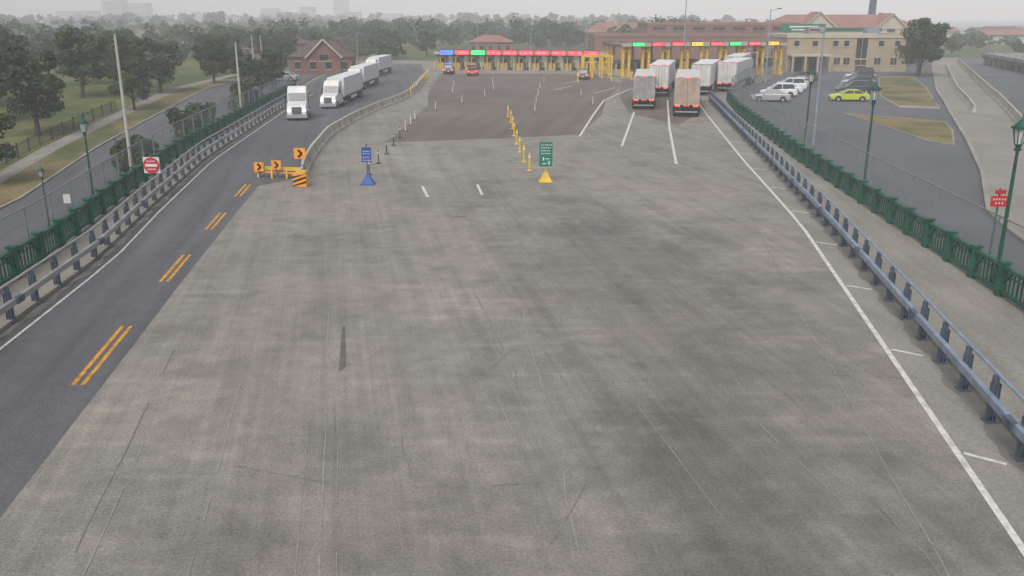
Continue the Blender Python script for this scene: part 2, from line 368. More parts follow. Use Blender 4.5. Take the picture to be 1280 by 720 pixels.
# outer roads
band('parking_lot',24,168,lambda y:L(GREENR,y)+.62,lambda y:L(RAMPA,y)-.2,'asphalt_lot')
band('service_yard',168.05,240,lambda y:L(DR,y)+.02 if y<215 else 60,lambda y:max(L(RAMPA,y)-.2,61),'asphalt_lot')
band('ramp_road',24,230,lambda y:L(RAMPA,y),lambda y:L(RAMPB,y)+.2,'ramp',zoff=.02)
band('far_access_road',24,230,lambda y:L(RAMPB,y)+.8,lambda y:L(RAMPB,y)+14,'asphalt_lot',zoff=.02)
def kerb(name,tab,y0,y1,off=0,w=.3,hh=.14,m='concrete'):
    band(name,y0,y1,lambda y:L(tab,y)+off-w/2,lambda y:L(tab,y)+off+w/2,m,zoff=hh,thick=.3)
kerb('ramp_kerb',RAMPA,26,200,-.1,.35,.2)
def island(name,pts,m='dry_grass',z=.1):
    mb=MB(); n=len(pts)
    c=(sum(p[0] for p in pts)/n,sum(p[1] for p in pts)/n)
    ins=[(c[0]+(x-c[0])*.95,c[1]+(y-c[1])*.95) for x,y in pts]
    T=[(x,y,h(x,y)+z) for x,y in ins]; O=[(x,y,h(x,y)+z) for x,y in pts]; B=[(x,y,h(x,y)-.1) for x,y in pts]
    cc=(c[0],c[1],h(*c)+z+.05)
    mb.add(T+[cc],[(i,(i+1)%n,n) for i in range(n)],m)
    mb.add(T+O+B,[(i,(i+1)%n,n+(i+1)%n,n+i) for i in range(n)]+[(n+i,n+(i+1)%n,2*n+(i+1)%n,2*n+i) for i in range(n)],'concrete')
    single(name,mb)
island('grass_island',[(62.5,155),(69.5,158),(60,131),(49,103),(44.8,104.5),(48,118),(55,136)])
island('grass_island',[(36.5,99),(44.5,92),(42.5,86),(38.6,77.5),(37.2,80.5),(37.0,88)])
mb=MB()
for k in range(11):
    x=39+1.9*k; y=107+4.5*k; stripe(mb,[(x,y),(x+5,y-.9)],.1,'white_paint',z=h(x,y)+.012) if y>111 else None
for k in range(8):
    x=29.6+2.1*k; y=112+4.9*k; stripe(mb,[(x,y),(x+4.6,y-.9)],.1,'white_paint',z=.012)
single('parking_stall_lines',mb,fix=False)
# left street & park
ST=[(20,-33),(64,-38.5),(90,-41.8),(122,-43.5),(215,-46)]
band('park_street',20,215,lambda y:L(ST,y),lambda y:L([(20,-24),(64,-29.5),(98,-31.5),(125,-30.9),(150,-33.6),(200,-36.6),(215,-37.6)],y),'asphalt_lane',zoff=.0)
band('street_kerb',20,215,lambda y:L(ST,y)-.25,lambda y:L(ST,y),'concrete',zoff=.12,thick=.3)
band('dry_verge',20,150,lambda y:L(ST,y)-3.6,lambda y:L(ST,y)-.26,'dry_grass',zoff=.05)
band('park_path',20,200,lambda y:L(ST,y)-5.6,lambda y:L(ST,y)-3.7,'sidewalk',zoff=.03)
band('park_path',90,128,lambda y:-62-(y-90)*.9,lambda y:-58.5-(y-90)*.9,'ramp',zoff=.03)
mb=MB(); mb.quad([(190,520,.4),(2500,520,.4),(9000,8900,.4),(1500,8900,.4)],'water'); single('lake_water',mb,fix=False)

# ---------------------------------------------------------------- guard rails
def along(tab,y0,y1,step):
    out=[];y=y0
    while y<=y1:
        out.append((L(tab,y),y)); dx=L(tab,y+.5)-L(tab,y); y+=step/math.hypot(1,dx/.5)
    return out
def guardrail(name,tab,y0,y1,side,beam='galv',post='galv_dark'):
    mb=MB(); P=along(tab,y0,y1,2.05)
    for i,(x,y) in enumerate(P):
        mb.box((x,y,.02),(.34,.34,.05),post)
        mb.box((x,y,.55),(.03,.2,1.05),post); mb.box((x-.085,y,.55),(.02,.2,1.05),post); mb.box((x+.085,y,.55),(.02,.2,1.05),post)
        mb.box((x,y,.62),(.2,.12,.9),post)
        mb.box((x-side*.02,y,1.1),(.14,.1,.4),post)
        if i:
            a,b=P[i-1]
            mb.beam((a-side*.17,b,.74),(x-side*.17,y,.74),.15,.2,beam)
            mb.cyl((a+side*.02,b,1.32),(x+side*.02,y,1.32),.045,.045,beam,8)
            if i%4==0: mb.box((x-side*.17,y+.4,.74),(.17,.5,.225),post,rz=-math.atan2(x-a,y-b))
    return single(name,mb)
guardrail('bridge_guardrail',RAILR,-13.6,112,1)
guardrail('bridge_guardrail',RAILL,-12.3,122,-1,'galv_lite','galv_dark')
def greenrail(name,tab,y0,y1,z0=.15):
    mb=MB(); P=along(tab,y0,y1,2.4)
    for i,(x,y) in enumerate(P):
        mb.box((x,y,z0+.62),(.3,.3,1.24),'green',top=(.8,.8)); mb.box((x,y,z0+1.27),(.36,.36,.08),'green')
        if i:
            a,b=P[i-1]
            mb.beam((a,b,z0+1.12),(x,y,z0+1.12),.16,.12,'green'); mb.beam((a,b,z0+.2),(x,y,z0+.2),.14,.12,'green')
            mb.beam((a,b,z0+.86),(x,y,z0+.86),.07,.05,'green_dk')
            for k in range(1,8):
                t=k/8; mb.box((a+(x-a)*t,b+(y-b)*t,z0+.65),(.05,.06,.9),'green_dk')
            for s,e in ((0,.3),(1,.7)):
                p=(a+(x-a)*s,b+(y-b)*s,z0+.45); q=(a+(x-a)*e,b+(y-b)*e,z0+1.08); mb.beam(p,q,.1,.14,'green')
    return single(name,mb)
greenrail('green_bridge_railing',GREENR,-12,112)
greenrail('green_bridge_railing',GREENL,-12,124)
def chainfence(name,tab,y0,y1,off,z0,hh,step=3):
    mb=MB(); P=[(x+off,y) for x,y in along(tab,y0,y1,step)]
    for i,(x,y) in enumerate(P):
        mb.cyl((x,y,z0),(x,y,z0+hh+.05),.045,.045,'fencepost',8)
        if i:
            a,b=P[i-1]; mb.cyl((a,b,z0+hh),(x,y,z0+hh),.03,.03,'fencepost',6); mb.cyl((a,b,z0+.1),(x,y,z0+.1),.02,.02,'fencepost',6)
    base=len(mb.f); u=0; uvs=[]
    for (a,b),(x,y) in zip(P,P[1:]):
        d=math.hypot(x-a,y-b); mb.quad([(a,b,z0+.1),(x,y,z0+.1),(x,y,z0+hh),(a,b,z0+hh)],'chain')
        uvs.append([(u,0),(u+d,0),(u+d,hh),(u,hh)]); u+=d
    me=mb.mesh(name); uv=me.uv_layers.new(name='UVMap')
    for k,q in enumerate(uvs):
        p=me.polygons[base+k]
        for j,li in enumerate(p.loop_indices): uv.data[li].uv=q[j]
    return obj(name,me)
chainfence('chain_link_fence',GREENR,-12,166,.42,.0,2.75)
chainfence('chain_link_fence',GREENL,-12,124,-.4,.15,2.3)
mb=MB(); PF=[(y,x-6.2) for y,x in ST]; P=along(PF,60,112,.35)
for i,(x,y) in enumerate(P):
    z=h(x,y); mb.box((x,y,z+.65),(.03,.03,1.3),'black') if i%8 else mb.box((x,y,z+.72),(.1,.1,1.45),'black')
    if i: a,b=P[i-1]; mb.beam((a,b,h(a,b)+1.15),(x,y,z+1.15),.03,.04,'black'); mb.beam((a,b,h(a,b)+.2),(x,y,z+.2),.03,.04,'black')
single('iron_park_fence',mb)
def jersey(name,pts,m='barrier',hh=.85,w=.6,zf=lambda x,y:0):
    mb=MB(); prof=[(-w/2,0),(-w/2,.1),(-w*.3,.3),(-.09,hh),(.09,hh),(w*.3,.3),(w/2,.1),(w/2,0)]
    rows=[]
    for i,(x,y) in enumerate(pts):
        a=pts[max(0,i-1)]; b=pts[min(len(pts)-1,i+1)]; t=Vector((b[0]-a[0],b[1]-a[1],0)).normalized(); n=Vector((t.y,-t.x,0))
        rows.append([(x+n.x*q,y+n.y*q,zf(x,y)+z) for q,z in prof])
    vs=[v for r in rows for v in r]; k=len(prof)
    fs=[(i*k+j,i*k+j+1,(i+1)*k+j+1,(i+1)*k+j) for i in range(len(rows)-1) for j in range(k-1)]
    fs+=[tuple(range(k)),tuple(range((len(rows)-1)*k,len(rows)*k))]
    mb.add(vs,fs,m); return mb
pts=[(L(BAR,y),y) for y in np.arange(54.5,160,2.5)]
mb=jersey('x',pts); 
for i,(x,y) in enumerate(pts):
    if i%2 and i<len(pts)-1: mb.box((x,y,.42),(.64,.05,.84),'tar',top=(.32,1))
single('concrete_median_barrier',mb)
zf=lambda x,y:h(x,y)
single('concrete_ramp_wall',jersey('x',[(L(RAMPB,y)+.5,y) for y in np.arange(30,205,4)],'barrier',1.0,.5,zf))
single('concrete_ramp_wall',jersey('x',[(L(RAMPA,y)+2.6,y) for y in np.arange(100,190,4)],'barrier',.8,.5,zf))

# ---------------------------------------------------------------- vehicles
def wheel(mb,x,y,r=.5,w=.28):
    mb.cyl((x-w/2,y,r),(x+w/2,y,r),r,r,'tyre',18); s=1 if x>0 else -1
    mb.cyl((x+s*(w/2-.05),y,r),(x+s*(w/2+.015),y,r),r*.55,r*.5,'silver',12)
def make_semi(key,door,side,tail='tail',trailer=True,Lt=15,tractor='white',head='head'):
    parts={}
    if trailer:
        b=MB(); b.box((0,Lt/2,2.62),(2.55,Lt,2.8),side)
        parts['trailer_box']=(b,.04)
        d=MB(); d.box((0,-.02,2.62),(2.4,.05,2.66),door)
        d.box((0,-.055,2.62),(.03,.03,2.6),'dark')
        for x in(-.7,-.4,.4,.7): d.cyl((x,-.08,1.4),(x,-.08,3.9),.02,.02,'silver',6)
        for y in np.arange(1.2,Lt,1.2):
            for x in(-1.28,1.28): d.box((x,y,2.62),(.012,.03,2.7),'galv_lite')
        for x in(-1.285,1.285): d.box((x,Lt/2,1.27),(.02,Lt-.1,.14),'galv_dark')
        d.box((0,-.04,4.0),(2.56,.06,.1),'silver'); d.box((0,-.04,1.2),(2.56,.08,.16),'dark')
        for x in(-1.25,1.25): d.box((x,-.04,2.6),(.07,.07,2.8),'silver')
        for x in np.arange(-1.1,1.11,.44): d.box((x,-.07,1.3),(.1,.02,.1),'signwhite')
        parts['rear_doors']=(d,0)
        c=MB(); c.box((0,Lt/2,1.1),(1.0,Lt-.6,.2),'dark'); c.box((0,2.4,.9),(1.1,3.4,.3),'dark')
        c.box((0,.02,.58),(2.3,.1,.12),'silver')
        for x in(-.7,.7): c.box((x,.05,.85),(.09,.09,.5),'dark')
        for x in(-1,1): c.box((x*.85,Lt-4.2,.65),(.12,.12,.9),'dark'); c.box((x*1.2,Lt/2-.5,.75),(.04,4.8,.5),side)
        for y in(1.3,2.6):
            for x in(-1.08,1.08): wheel(c,x,y,.5,.45)
            c.cyl((-1,y,.5),(1,y,.5),.08,.08,'dark',8)
        for x in(-1.1,1.1): c.box((x,.75,.62),(.6,.02,.6),'black')
        parts['trailer_chassis']=(c,0)
        t=MB()
        for x in(-1.05,-.8,.8,1.05): t.box((x,-.09,1.2),(.2,.05,.16),tail)
        for x in(-.2,0,.2): t.box((x,-.09,1.2),(.1,.04,.06),tail); t.box((x,-.09,4.0),(.1,.04,.05),tail)
        for x in(-1.15,1.15): t.box((x,-.09,4.0),(.14,.04,.07),tail)
        parts['tail_lamps']=(t,0)
    y0=Lt-1.0 if trailer else 0
    a=MB()
    yb=y0+1.9
    a.prism([(yb,.75),(yb,3.25),(yb+.35,3.75),(yb+1.5,3.7),(yb+2.3,3.1),(yb+2.75,2.05),(yb+4.6,1.75),(yb+4.85,1.3),(yb+4.85,.6),(yb,.6)],-1.12,1.12,tractor)
    a.box((0,yb+3.2,.95),(2.45,1.0,.5),tractor,top=(.95,.8))
    parts['cab']=(a,.1)
    g=MB()
    g.quad([(-1.0,yb+2.36,3.05),(1.0,yb+2.36,3.05),(1.0,yb+2.77,2.13),(-1.0,yb+2.77,2.13)],'glass')
    for x in(-1.13,1.13): g.box((x,yb+1.9,2.5),(.03,.8,.75),'glass'); g.box((x*1.16,yb+2.5,2.35),(.1,.22,.75),'black')
    g.box((0,yb+4.87,1.2),(1.1,.05,.8),'dark'); 
    for k in range(5): g.box((0,yb+4.9,.9+k*.15),(1.05,.03,.04),'silver')
    parts['glazing_and_grille']=(g,0)
    c=MB(); c.box((0,y0+2.5,.75),(.95,5.4,.26),'dark'); c.box((0,yb+4.95,.55),(2.4,.25,.4),'silver')
    for x in(-1.05,1.05):
        wheel(c,x,yb+3.7,.52,.32)
        for y in(y0+.1,y0+1.35): wheel(c,x,y,.5,.5)
        c.cyl((x,yb+.4,.75),(x,yb+1.9,.75),.33,.33,'silver',14); c.cyl((x*.98,yb-.15,.9),(x*.98,yb-.15,3.7),.08,.08,'silver',8)
    parts['tractor_chassis']=(c,0)
    hd=MB()
    for x in(-.88,.88): hd.box((x,yb+4.86,1.2),(.36,.08,.22),head)
    for x in(-.6,-.2,.2,.6): hd.box((x,yb+1.6,3.74),(.12,.06,.06),'led_amber')
    if not trailer:
        for x in(-.8,.8): hd.box((x,y0-.75,.8),(.2,.05,.12),tail)
    parts['head_lamps']=(hd,0)
    kind(key,parts)
make_semi('semi_tan','tan','offwhite'); make_semi('semi_grey','greytr','offwhite'); make_semi('semi_white','offwhite','white')
make_semi('semi_black','black','darkgrey',tractor='darkblue'); make_semi('tractor','white','white',trailer=False)
make_semi('semi_un','offwhite','white',tail='tail_off')
def make_car(key,paint,suv=False,tail='tail_off',bar=None):
    hw=.9; zt=1.72 if suv else 1.44
    b=MB()
    b.prism([(-2.3,.35),(-2.32,.75),(-2.2,.98 if not suv else 1.08),(-1.6,1.0 if not suv else 1.1),(.9,.98),(2.0,.82),(2.28,.66),(2.3,.32),(1.95,.25),(-2.0,.25)],-hw,hw,paint)
    parts={'body':(b,.09)}
    rf=-2.05 if suv else -1.7
    g=MB(); bz=.96; 
    lo=[(rf,bz),(1.15,bz)]; hi=[(rf+(.25 if suv else .75),zt-.06),(.25,zt-.06)]
    def frus(mb,lo,hi,w0,w1,m):
        vs=[(-w0,lo[0][0],lo[0][1]),(w0,lo[0][0],lo[0][1]),(w0,lo[1][0],lo[1][1]),(-w0,lo[1][0],lo[1][1]),(-w1,hi[0][0],hi[0][1]),(w1,hi[0][0],hi[0][1]),(w1,hi[1][0],hi[1][1]),(-w1,hi[1][0],hi[1][1])]
        mb.add(vs,[(0,3,2,1),(4,5,6,7),(0,1,5,4),(1,2,6,5),(2,3,7,6),(3,0,4,7)],m)
    frus(g,lo,hi,.84,.68,'glass'); parts['windows']=(g,.03)
    r=MB(); r.box((0,(hi[0][0]+hi[1][0])/2,zt-.03),(1.42,hi[1][0]-hi[0][0]+.12,.07),paint,top=(.9,.93))
    for s in(-1,1):
        for (y0,y1) in ((rf,hi[0][0]),(1.15,hi[1][0]),(-.4,-.35)):
            r.beam((s*.845,y0,bz),(s*.69,y1,zt-.05),.06,.08,paint)
        r.box((s*.98,.85,1.03),(.18,.12,.12),paint)
    parts['roof_and_pillars']=(r,.02)
    w=MB()
    for x in(-.82,.82):
        for y in(-1.4,1.4): wheel(w,x,y,.33,.22)
        for y in(-1.4,1.4): w.cyl((x*1.0-.12,y,.36),(x*1.0+.12,y,.36),.39,.39,'black',16)
    parts['wheels']=(w,0)
    l=MB()
    for x in(-.7,.7): l.box((x,-2.31,.82),(.36,.06,.2),tail); l.box((x,2.24,.68),(.34,.08,.13),'signwhite')
    l.box((0,-2.33,.6),(.5,.03,.12),'signwhite'); l.box((0,2.31,.42),(1.1,.04,.14),'black')
    if bar: l.box((0,-.4,zt+.08),(1.3,.34,.2),bar)
    parts['lamps_and_plates']=(l,0)
    kind(key,parts)
for k,p,s,t in [('car_white','white',0,'tail_off'),('suv_white','white',1,'tail_off'),('car_silver','silver',0,'tail_off'),('suv_dark','darkgrey',1,'tail_off'),('car_blue','darkblue',0,'tail_off'),
              ('car_lime','lime',0,'tail_off'),('car_brake','carred',0,'tail'),('suv_brake','darkgrey',1,'tail')]: make_car(k,p,bool(s),t)
make_car('police','darkblue',True,'tail',bar='led_blue')
place('semi_trailer_truck','semi_tan',(17.9,92.4,0),-R(11))
place('semi_trailer_truck','semi_grey',(14.6,100,0),-R(9),.92)
place('semi_trailer_truck','semi_white',(18.8,116.5,0),-R(13))
place('semi_trailer_truck','semi_un',(24.6,118.5,0),-R(17))
place('semi_trailer_truck','semi_white',(29.3,124,0),-R(22))
place('semi_trailer_truck','semi_un',(34.0,141,0),-R(20))
place('semi_trailer_truck','semi_black',(40.9,158,0),-R(14))
place('truck_tractor','tractor',(-22.4,95,0),R(180+10),.84)
place('semi_trailer_truck','semi_un',(-20.4,117.5,0),R(180-1),.78)
place('semi_trailer_truck','semi_white',(-21.6,141,0),R(180-2),.78)
place('semi_trailer_truck','semi_un',(-23.4,170,0),R(180-3),.78)
place('parked_car','car_silver',(-36.5,146,h(-36,146)),R(80))
place('car','car_brake',(-6.9,160,0),0); place('suv','suv_brake',(11.8,150,0),-R(8)); place('car','car_brake',(-7.4,168,0),0)
place('police_car','police',(-11.4,165,0),0)
place('car','car_brake',(-27.5,200,0),R(4)); place('suv','suv_brake',(-31,206,0),R(4))
for k,x,y in [('car_lime',41.4,111),('suv_dark',46.3,122.5),('car_blue',48.2,127),('suv_dark',50.0,131.5),('car_silver',51.8,136),('car_blue',53.6,140.5),('suv_dark',55.4,145),('car_white',57.2,149.5),('suv_dark',59,154)]:
    place('parked_suv' if 'suv' in k else 'parked_car',k,(x,y,h(x,y)-.04),R(90+random.uniform(-4,4))+R(-10))
for k,x,y in [('car_silver',31.6,110.5),('suv_white',34.6,117.5),('car_white',36.9,122.5),('suv_white',39.2,128),('car_silver',41.2,133),('car_blue',43.6,138.5),('suv_dark',46,144)]:
    place('parked_suv' if 'suv' in k else 'parked_car',k,(x,y,h(x,y)-.04),R(90+random.uniform(-4,4))+R(-12))
# ---------------------------------------------------------------- street furniture
b=MB()
for z0,z1,r0,r1 in [(0,.12,.26,.26),(.12,.75,.22,.13),(.75,.85,.16,.16),(.85,5.3,.085,.055),(5.3,5.4,.12,.12),(5.4,5.55,.07,.14)]: b.cyl((0,0,z0),(0,0,z1),r0,r1,'green_dk',12)
g=MB(); g.cyl((0,0,5.55),(0,0,6.1),.14,.25,'lamp_glass',8)
for i in range(8):
    a=2*math.pi*i/8; g.beam((.145*math.cos(a),.145*math.sin(a),5.55),(.255*math.cos(a),.255*math.sin(a),6.1),.025,.025,'green_dk')
cp=MB(); cp.cyl((0,0,6.1),(0,0,6.18),.33,.33,'green_dk',12); cp.cyl((0,0,6.18),(0,0,6.42),.28,.06,'green_dk',12); cp.cyl((0,0,6.42),(0,0,6.62),.03,.01,'green_dk',6)
kind('lamp',{'post':(b,0),'lantern':(g,0),'cap':(cp,0)})
place('street_lamp','lamp',(18.45,32.4,0))
for y in (50,64.5): place('street_lamp','lamp',(L(GREENR,y)+.72,y,.0))
place('street_lamp','lamp',(L(GREENL,46.5)-.75,46.5,-.2),0,.80)
place('street_lamp','lamp',(-31,58,h(-31,58)),0,.7)
def pole(name,x,y,hh,r=.14,arm=None,m='pole'):
    mb=MB(); z=h(x,y); mb.cyl((x,y,z-.2),(x,y,z+hh),r,r*.55,m,12); mb.cyl((x,y,z-.1),(x,y,z+.5),r*1.5,r*1.2,m,12)
    if arm: mb.cyl((x,y,z+hh-.2),(x+arm,y-.3,z+hh+.1),.05,.04,m,8); mb.box((x+arm,y-.3,z+hh+.08),(.7,.3,.14),'galv_dark')
    return single(name,mb)
pole('utility_pole',-30.6,71,12.6,.17); pole('utility_pole',-32.2,107,8.6,.17); pole('utility_pole',-36.2,128,7.6,.13); pole('utility_pole',-38,139,7.2,.12)
pole('street_light_mast',39.6,142,11,.12,1.2,'galv'); pole('street_light_mast',26.4,78,9.6,.11,-.9,'galv')
pole('street_light_mast',35,187,19,.13,None,'galv'); pole('street_light_mast',102,178,8,.12,-1,'galv')
pole('street_light_mast',-30,178,7,.1,1.2,'galv');pole('street_light_mast',4,195,7.5,.1,1.2,'galv')
pole('street_light_mast',62,88,8,.12,-1.5,'galv');pole('street_light_mast',-9,240,9,.12,1.2,'galv')
def portable(name,x,y,pw,pz0,pz1,face,base,top,lines):
    e=bpy.data.objects.new(name,None); COL.objects.link(e); e.location=(x,y,0)
    b=MB(); b.box((0,0,.32),(.8,.8,.6),base,top=(.25,.25)); b.box((0,0,.03),(.86,.86,.06),base)
    p=MB(); p.cyl((0,0,.5),(0,0,top),.04,.04,'galv_dark' if base=='blue' else 'yellow',8)
    f=MB(); f.box((0,-.06,(pz0+pz1)/2),(pw,.03,pz1-pz0),face)
    w=MB()
    for (cx,cz,lw,lh) in lines: w.box((cx,-.08,cz),(lw,.012,lh),'signwhite')
    for n,mbb in(('base',b),('post',p),('sign_face',f),('lettering',w)):
        me=mbb.mesh(n); fixn(me); obj(n,me,e,.01 if n=='sign_face' else 0)
ln=[]
for r,z in enumerate((2.32,2.14,1.96,1.78)):
    x=-.3
    while x<.3:
        wd=random.uniform(.05,.1); ln.append((x+wd/2,z,wd*.7,.08)); x+=wd+.05
ln+=[(-.15,1.45,.08,.22),(.1,1.45,.28,.05),(.2,1.2,.08,.22),(-.1,1.15,.3,.05)]
portable('lane_direction_sign',2.12,55.5,.82,.98,2.5,'greensign','yellow',2.5,ln)
ln=[]
for r,z in enumerate((2.05,1.9,1.68,1.5)):
    x=-.22
    while x<.2:
        wd=random.uniform(.04,.08); ln.append((x+wd/2,z,wd*.7,.06)); x+=wd+.04
portable('blue_information_sign',-8.96,54.6,.6,1.38,2.3,'blue','blue',2.5,ln)
def bollard(name,x,y,hh,m,r=.07,base='black'):
    mb=MB(); mb.cyl((x,y,0),(x,y,.06),.2,.17,base,12); mb.cyl((x,y,.06),(x,y,hh),r,r*.85,m,10)
    mb.cyl((x,y,hh*.75),(x,y,hh*.88),r*1.06,r*1.06,'signwhite' if m!='signwhite' else 'orange',10); mb.cyl((x,y,hh),(x,y,hh+.05),r*.85,r*.3,m,10)
    single(name,mb)
for x,y in [(1.19,59.7),(.86,63.5),(.6,68.2),(.4,72.7),(.2,77.7),(.07,83),(-.1,88),(-.4,93)]: bollard('yellow_delineator_post',x,y,1.15,'yellow',.08,'yellow')
for i in range(8): bollard('traffic_delineator_post',-9.4-.05*i,58+4.6*i,.95,'darkblue' if i<5 else 'signwhite',.045)
for x,y in [(-8.5,100),(-6,108),(-3.5,116),(2.5,98),(2.9,108),(3.4,118),(-8,122),(-8.6,134),(4,130),(5,142),(-2.6,128),(-3,140),(9,118),(9.5,106)]: bollard('traffic_delineator_post',x,y,.9,'signwhite',.04)
for k in range(13): bollard('yellow_delineator_post',-13.2-.1*k,118+3.2*k,1.3,'yellow',.07,'yellow')
e=bpy.data.objects.new('arrow_barricade',None); COL.objects.link(e); e.location=(0,0,0)
b=MB(); b.beam((-16.7,57.2,.62),(-13.3,56.4,.62),.1,.22,'yellow'); b.beam((-16.7,57.2,.35),(-13.3,56.4,.35),.06,.1,'orange')
for t in(.08,.36,.66,.95):
    x=-16.7+3.4*t;y=57.2-.8*t; b.box((x,y,.35),(.09,.5,.7),'yellow',top=(1,.3))
f=MB(); blk=MB()
for x,y,z,s in [(-16.3,57.0,.72,.62),(-15.1,56.7,.88,.62),(-13.45,56.3,1.68,.72)]:
    f.box((x,y-.15,z),(s,.03,s*.95),'orange')
    for k in(-.5,.5): 
        blk.beam((x-s*.14,y-.175,z+s*.36*k*1.8),(x+s*.2,y-.175,z),.02,s*.2,'black')
    b.box((x,y-.1,z/2),(.07,.07,z),'galv_dark')
for n,mbb in(('rails_and_legs',b),('arrow_panels',f),('arrow_chevrons',blk)): me=mbb.mesh(n); fixn(me); obj(n,me,e)
e=bpy.data.objects.new('crash_cushion',None); COL.objects.link(e); e.location=(-12.95,53.6,0)
b=MB(); b.box((0,.5,.45),(.75,.9,.9),'yellow',top=(.8,.9))
f=MB(); f.box((0,-.02,.42),(.82,.05,.8),'orange')
s=MB()
for k in(-.22,.06,.34):
    s.quad([(-.41,-.05,.2+k+.0),(-.41,-.05,.34+k),(.41,-.05,.74+k-.12),(.41,-.05,.6+k-.12)],'black')
s.v=[(x,y,clamp(z,.03,.81)) for x,y,z in s.v]
for n,mbb in(('cushion',b),('panel',f),('stripes',s)): me=mbb.mesh(n); obj(n,me,e)
def octo(mb,x,y,z,r,m,n=8,t=.03): mb.cyl((x,y,z),(x,y-t,z),r,r,m,n)
e=bpy.data.objects.new('do_not_enter_sign',None); COL.objects.link(e); e.location=(-20.6,50.5,0)
p=MB(); p.cyl((0,.06,0),(0,.06,2.3),.035,.035,'galv_dark',8); q=MB(); q.box((0,0,1.85),(.92,.03,.92),'signwhite')
q2=MB(); octo(q2,0,-.03,1.85,.455,'red',28); q3=MB(); q3.box((0,-.075,1.85),(.68,.02,.15),'signwhite')
for k in range(5): q3.box((-.2+k*.1,-.075,2.08),(.05,.02,.08),'signwhite')
for k in range(5): q3.box((-.2+k*.1,-.075,1.62),(.05,.02,.08),'signwhite')
for n,mbb in(('post',p),('back_plate',q),('red_disc',q2),('bar_and_lettering',q3)): me=mbb.mesh(n); fixn(me); obj(n,me,e)
e=bpy.data.objects.new('wrong_way_sign',None); COL.objects.link(e); e.location=(18.98,34,0)
p=MB(); p.cyl((0,.06,0),(0,.06,3.6),.04,.04,'galv_dark',8); q=MB(); q.box((0,0,3.1),(.66,.03,.42),'red'); q.box((0,0,3.47),(.42,.03,.16),'red')
q2=MB()
for k in range(5): q2.box((-.22+k*.11,-.02,3.18),(.05,.012,.07),'signwhite')
for k in range(3): q2.box((-.12+k*.12,-.02,3.03),(.05,.012,.07),'signwhite')
for n,mbb in(('post',p),('red_panel',q),('lettering',q2)): me=mbb.mesh(n); fixn(me); obj(n,me,e)
e=bpy.data.objects.new('small_road_sign',None); COL.objects.link(e); e.location=(-29.8,58.5,h(-30,58))
p=MB(); p.cyl((0,.06,0),(0,.06,2.6),.04,.04,'galv_dark',8); q=MB(); q.box((0,0,2.3),(.5,.03,.6),'signwhite')
for n,mbb in(('post',p),('panel',q)): me=mbb.mesh(n); obj(n,me,e)

# ---------------------------------------------------------------- toll plaza
b=MB(); b.box((0,0,.1),(2.2,9,.2),'concrete')
bb=MB(); bb.box((0,0,1.35),(1.7,2.8,2.3),'beige2'); 
bw=MB(); 
for s in(-1,1): bw.box((s*.86,0,1.75),(.03,2.3,.95),'glass'); bw.box((0,s*1.41,1.75),(1.2,.03,.95),'glass')
br=MB(); br.box((0,0,2.6),(2.2,3.4,.2),'canopy')
by=MB()
for x,y in[(-.8,-3.8),(.8,-3.8),(0,-4.2),(-.8,3.8),(.8,3.8)]: by.cyl((x,y,.2),(x,y,1.4),.14,.14,'yellow',10); by.cyl((x,y,1.4),(x,y,1.48),.14,.06,'yellow',10)
kind('booth',{'island':(b,.03),'cabin':(bb,.02),'windows':(bw,0),'cabin_roof':(br,.02),'bollards':(by,0)})
def canopy(name,x0,y0,x1,y1,n,zc,depth,colm,signs,ztext,sw,sh,cw=.35,pair=True):
    e=bpy.data.objects.new(name,None); COL.objects.link(e); e.location=(x0,y0,0); ang=math.atan2(y1-y0,x1-x0); e.rotation_euler[2]=ang
    ln=math.hypot(x1-x0,y1-y0)
    r=MB(); r.box((ln/2,0,zc+.2),(ln+2,depth,.2),'canopy'); r.box((ln/2,-depth/2-.03,zc+.2),(ln+2.1,.08,.42),'beige2'); r.box((ln/2,0,zc+.36),(ln+1.6,depth-.4,.08),'roof')
    c=MB(); s=MB(); fr=MB()
    for i in range(n+1):
        x=ln*i/n
        for xx in ((-.55,.55) if pair else (0,)):
            for yy2 in(-depth/2+.8,depth/2-.8): c.box((x+xx,yy2,zc/2),(cw,cw,zc+.1),colm); c.box((x+xx,yy2,.4),(cw*1.5,cw*1.5,.8),colm)
        c.box((x,-depth/2+.8,zc-.7),(1.6 if pair else .5,.25,.3),colm)
        place('toll_booth','booth',(x0+math.cos(ang)*x,y0+math.sin(ang)*x+.5,0),ang,1)
    for i in range(n):
        x=ln*(i+.5)/n; m=signs[i%len(signs)]
        fr.box((x,-depth/2-.2,ztext),(sw+.2,.25,sh+.2),'black')
        s.box((x,-depth/2-.34,ztext),(sw,.04,sh),m)
        k=int(sw/.35)
        for j in range(k):
            if random.random()<.8: s.box((x-sw/2+.3+j*.33,-depth/2-.365,ztext),(.13,.015,sh*.4),'signwhite' if 'red' in m else 'black')
    for nm,mbb in(('roof',r),('columns',c),('sign_housings',fr),('lane_signs',s)): me=mbb.mesh(nm); fixn(me); obj(nm,me,e)
canopy('truck_inspection_canopy',18.3,158,46,165,8,5.1,9,'yellow',['led_green','led_red','led_red','led_amber','led_red','led_green','led_red','led_amber'],5.45,2.1,.55,.42)
canopy('car_inspection_canopy',-13.6,180,17,175,10,3.0,6,'yellow',['led_blue','led_red','led_green','led_red','led_red','led_red','led_red','led_red','led_red','led_red'],3.3,2.6,.8,.2,False)
mb=MB()
for x in(12,13.5,15.1,16.7):
    for y in(153,157): mb.box((x,y,1.8),(.28,.28,3.6),'yellow')
mb.box((14.4,153,3.55),(5.2,.3,.25),'yellow'); mb.box((14.4,157,3.55),(5.2,.3,.25),'yellow'); mb.box((14.4,153,2.6),(5.2,.12,.15),'yellow')
single('yellow_gantry_frame',mb)
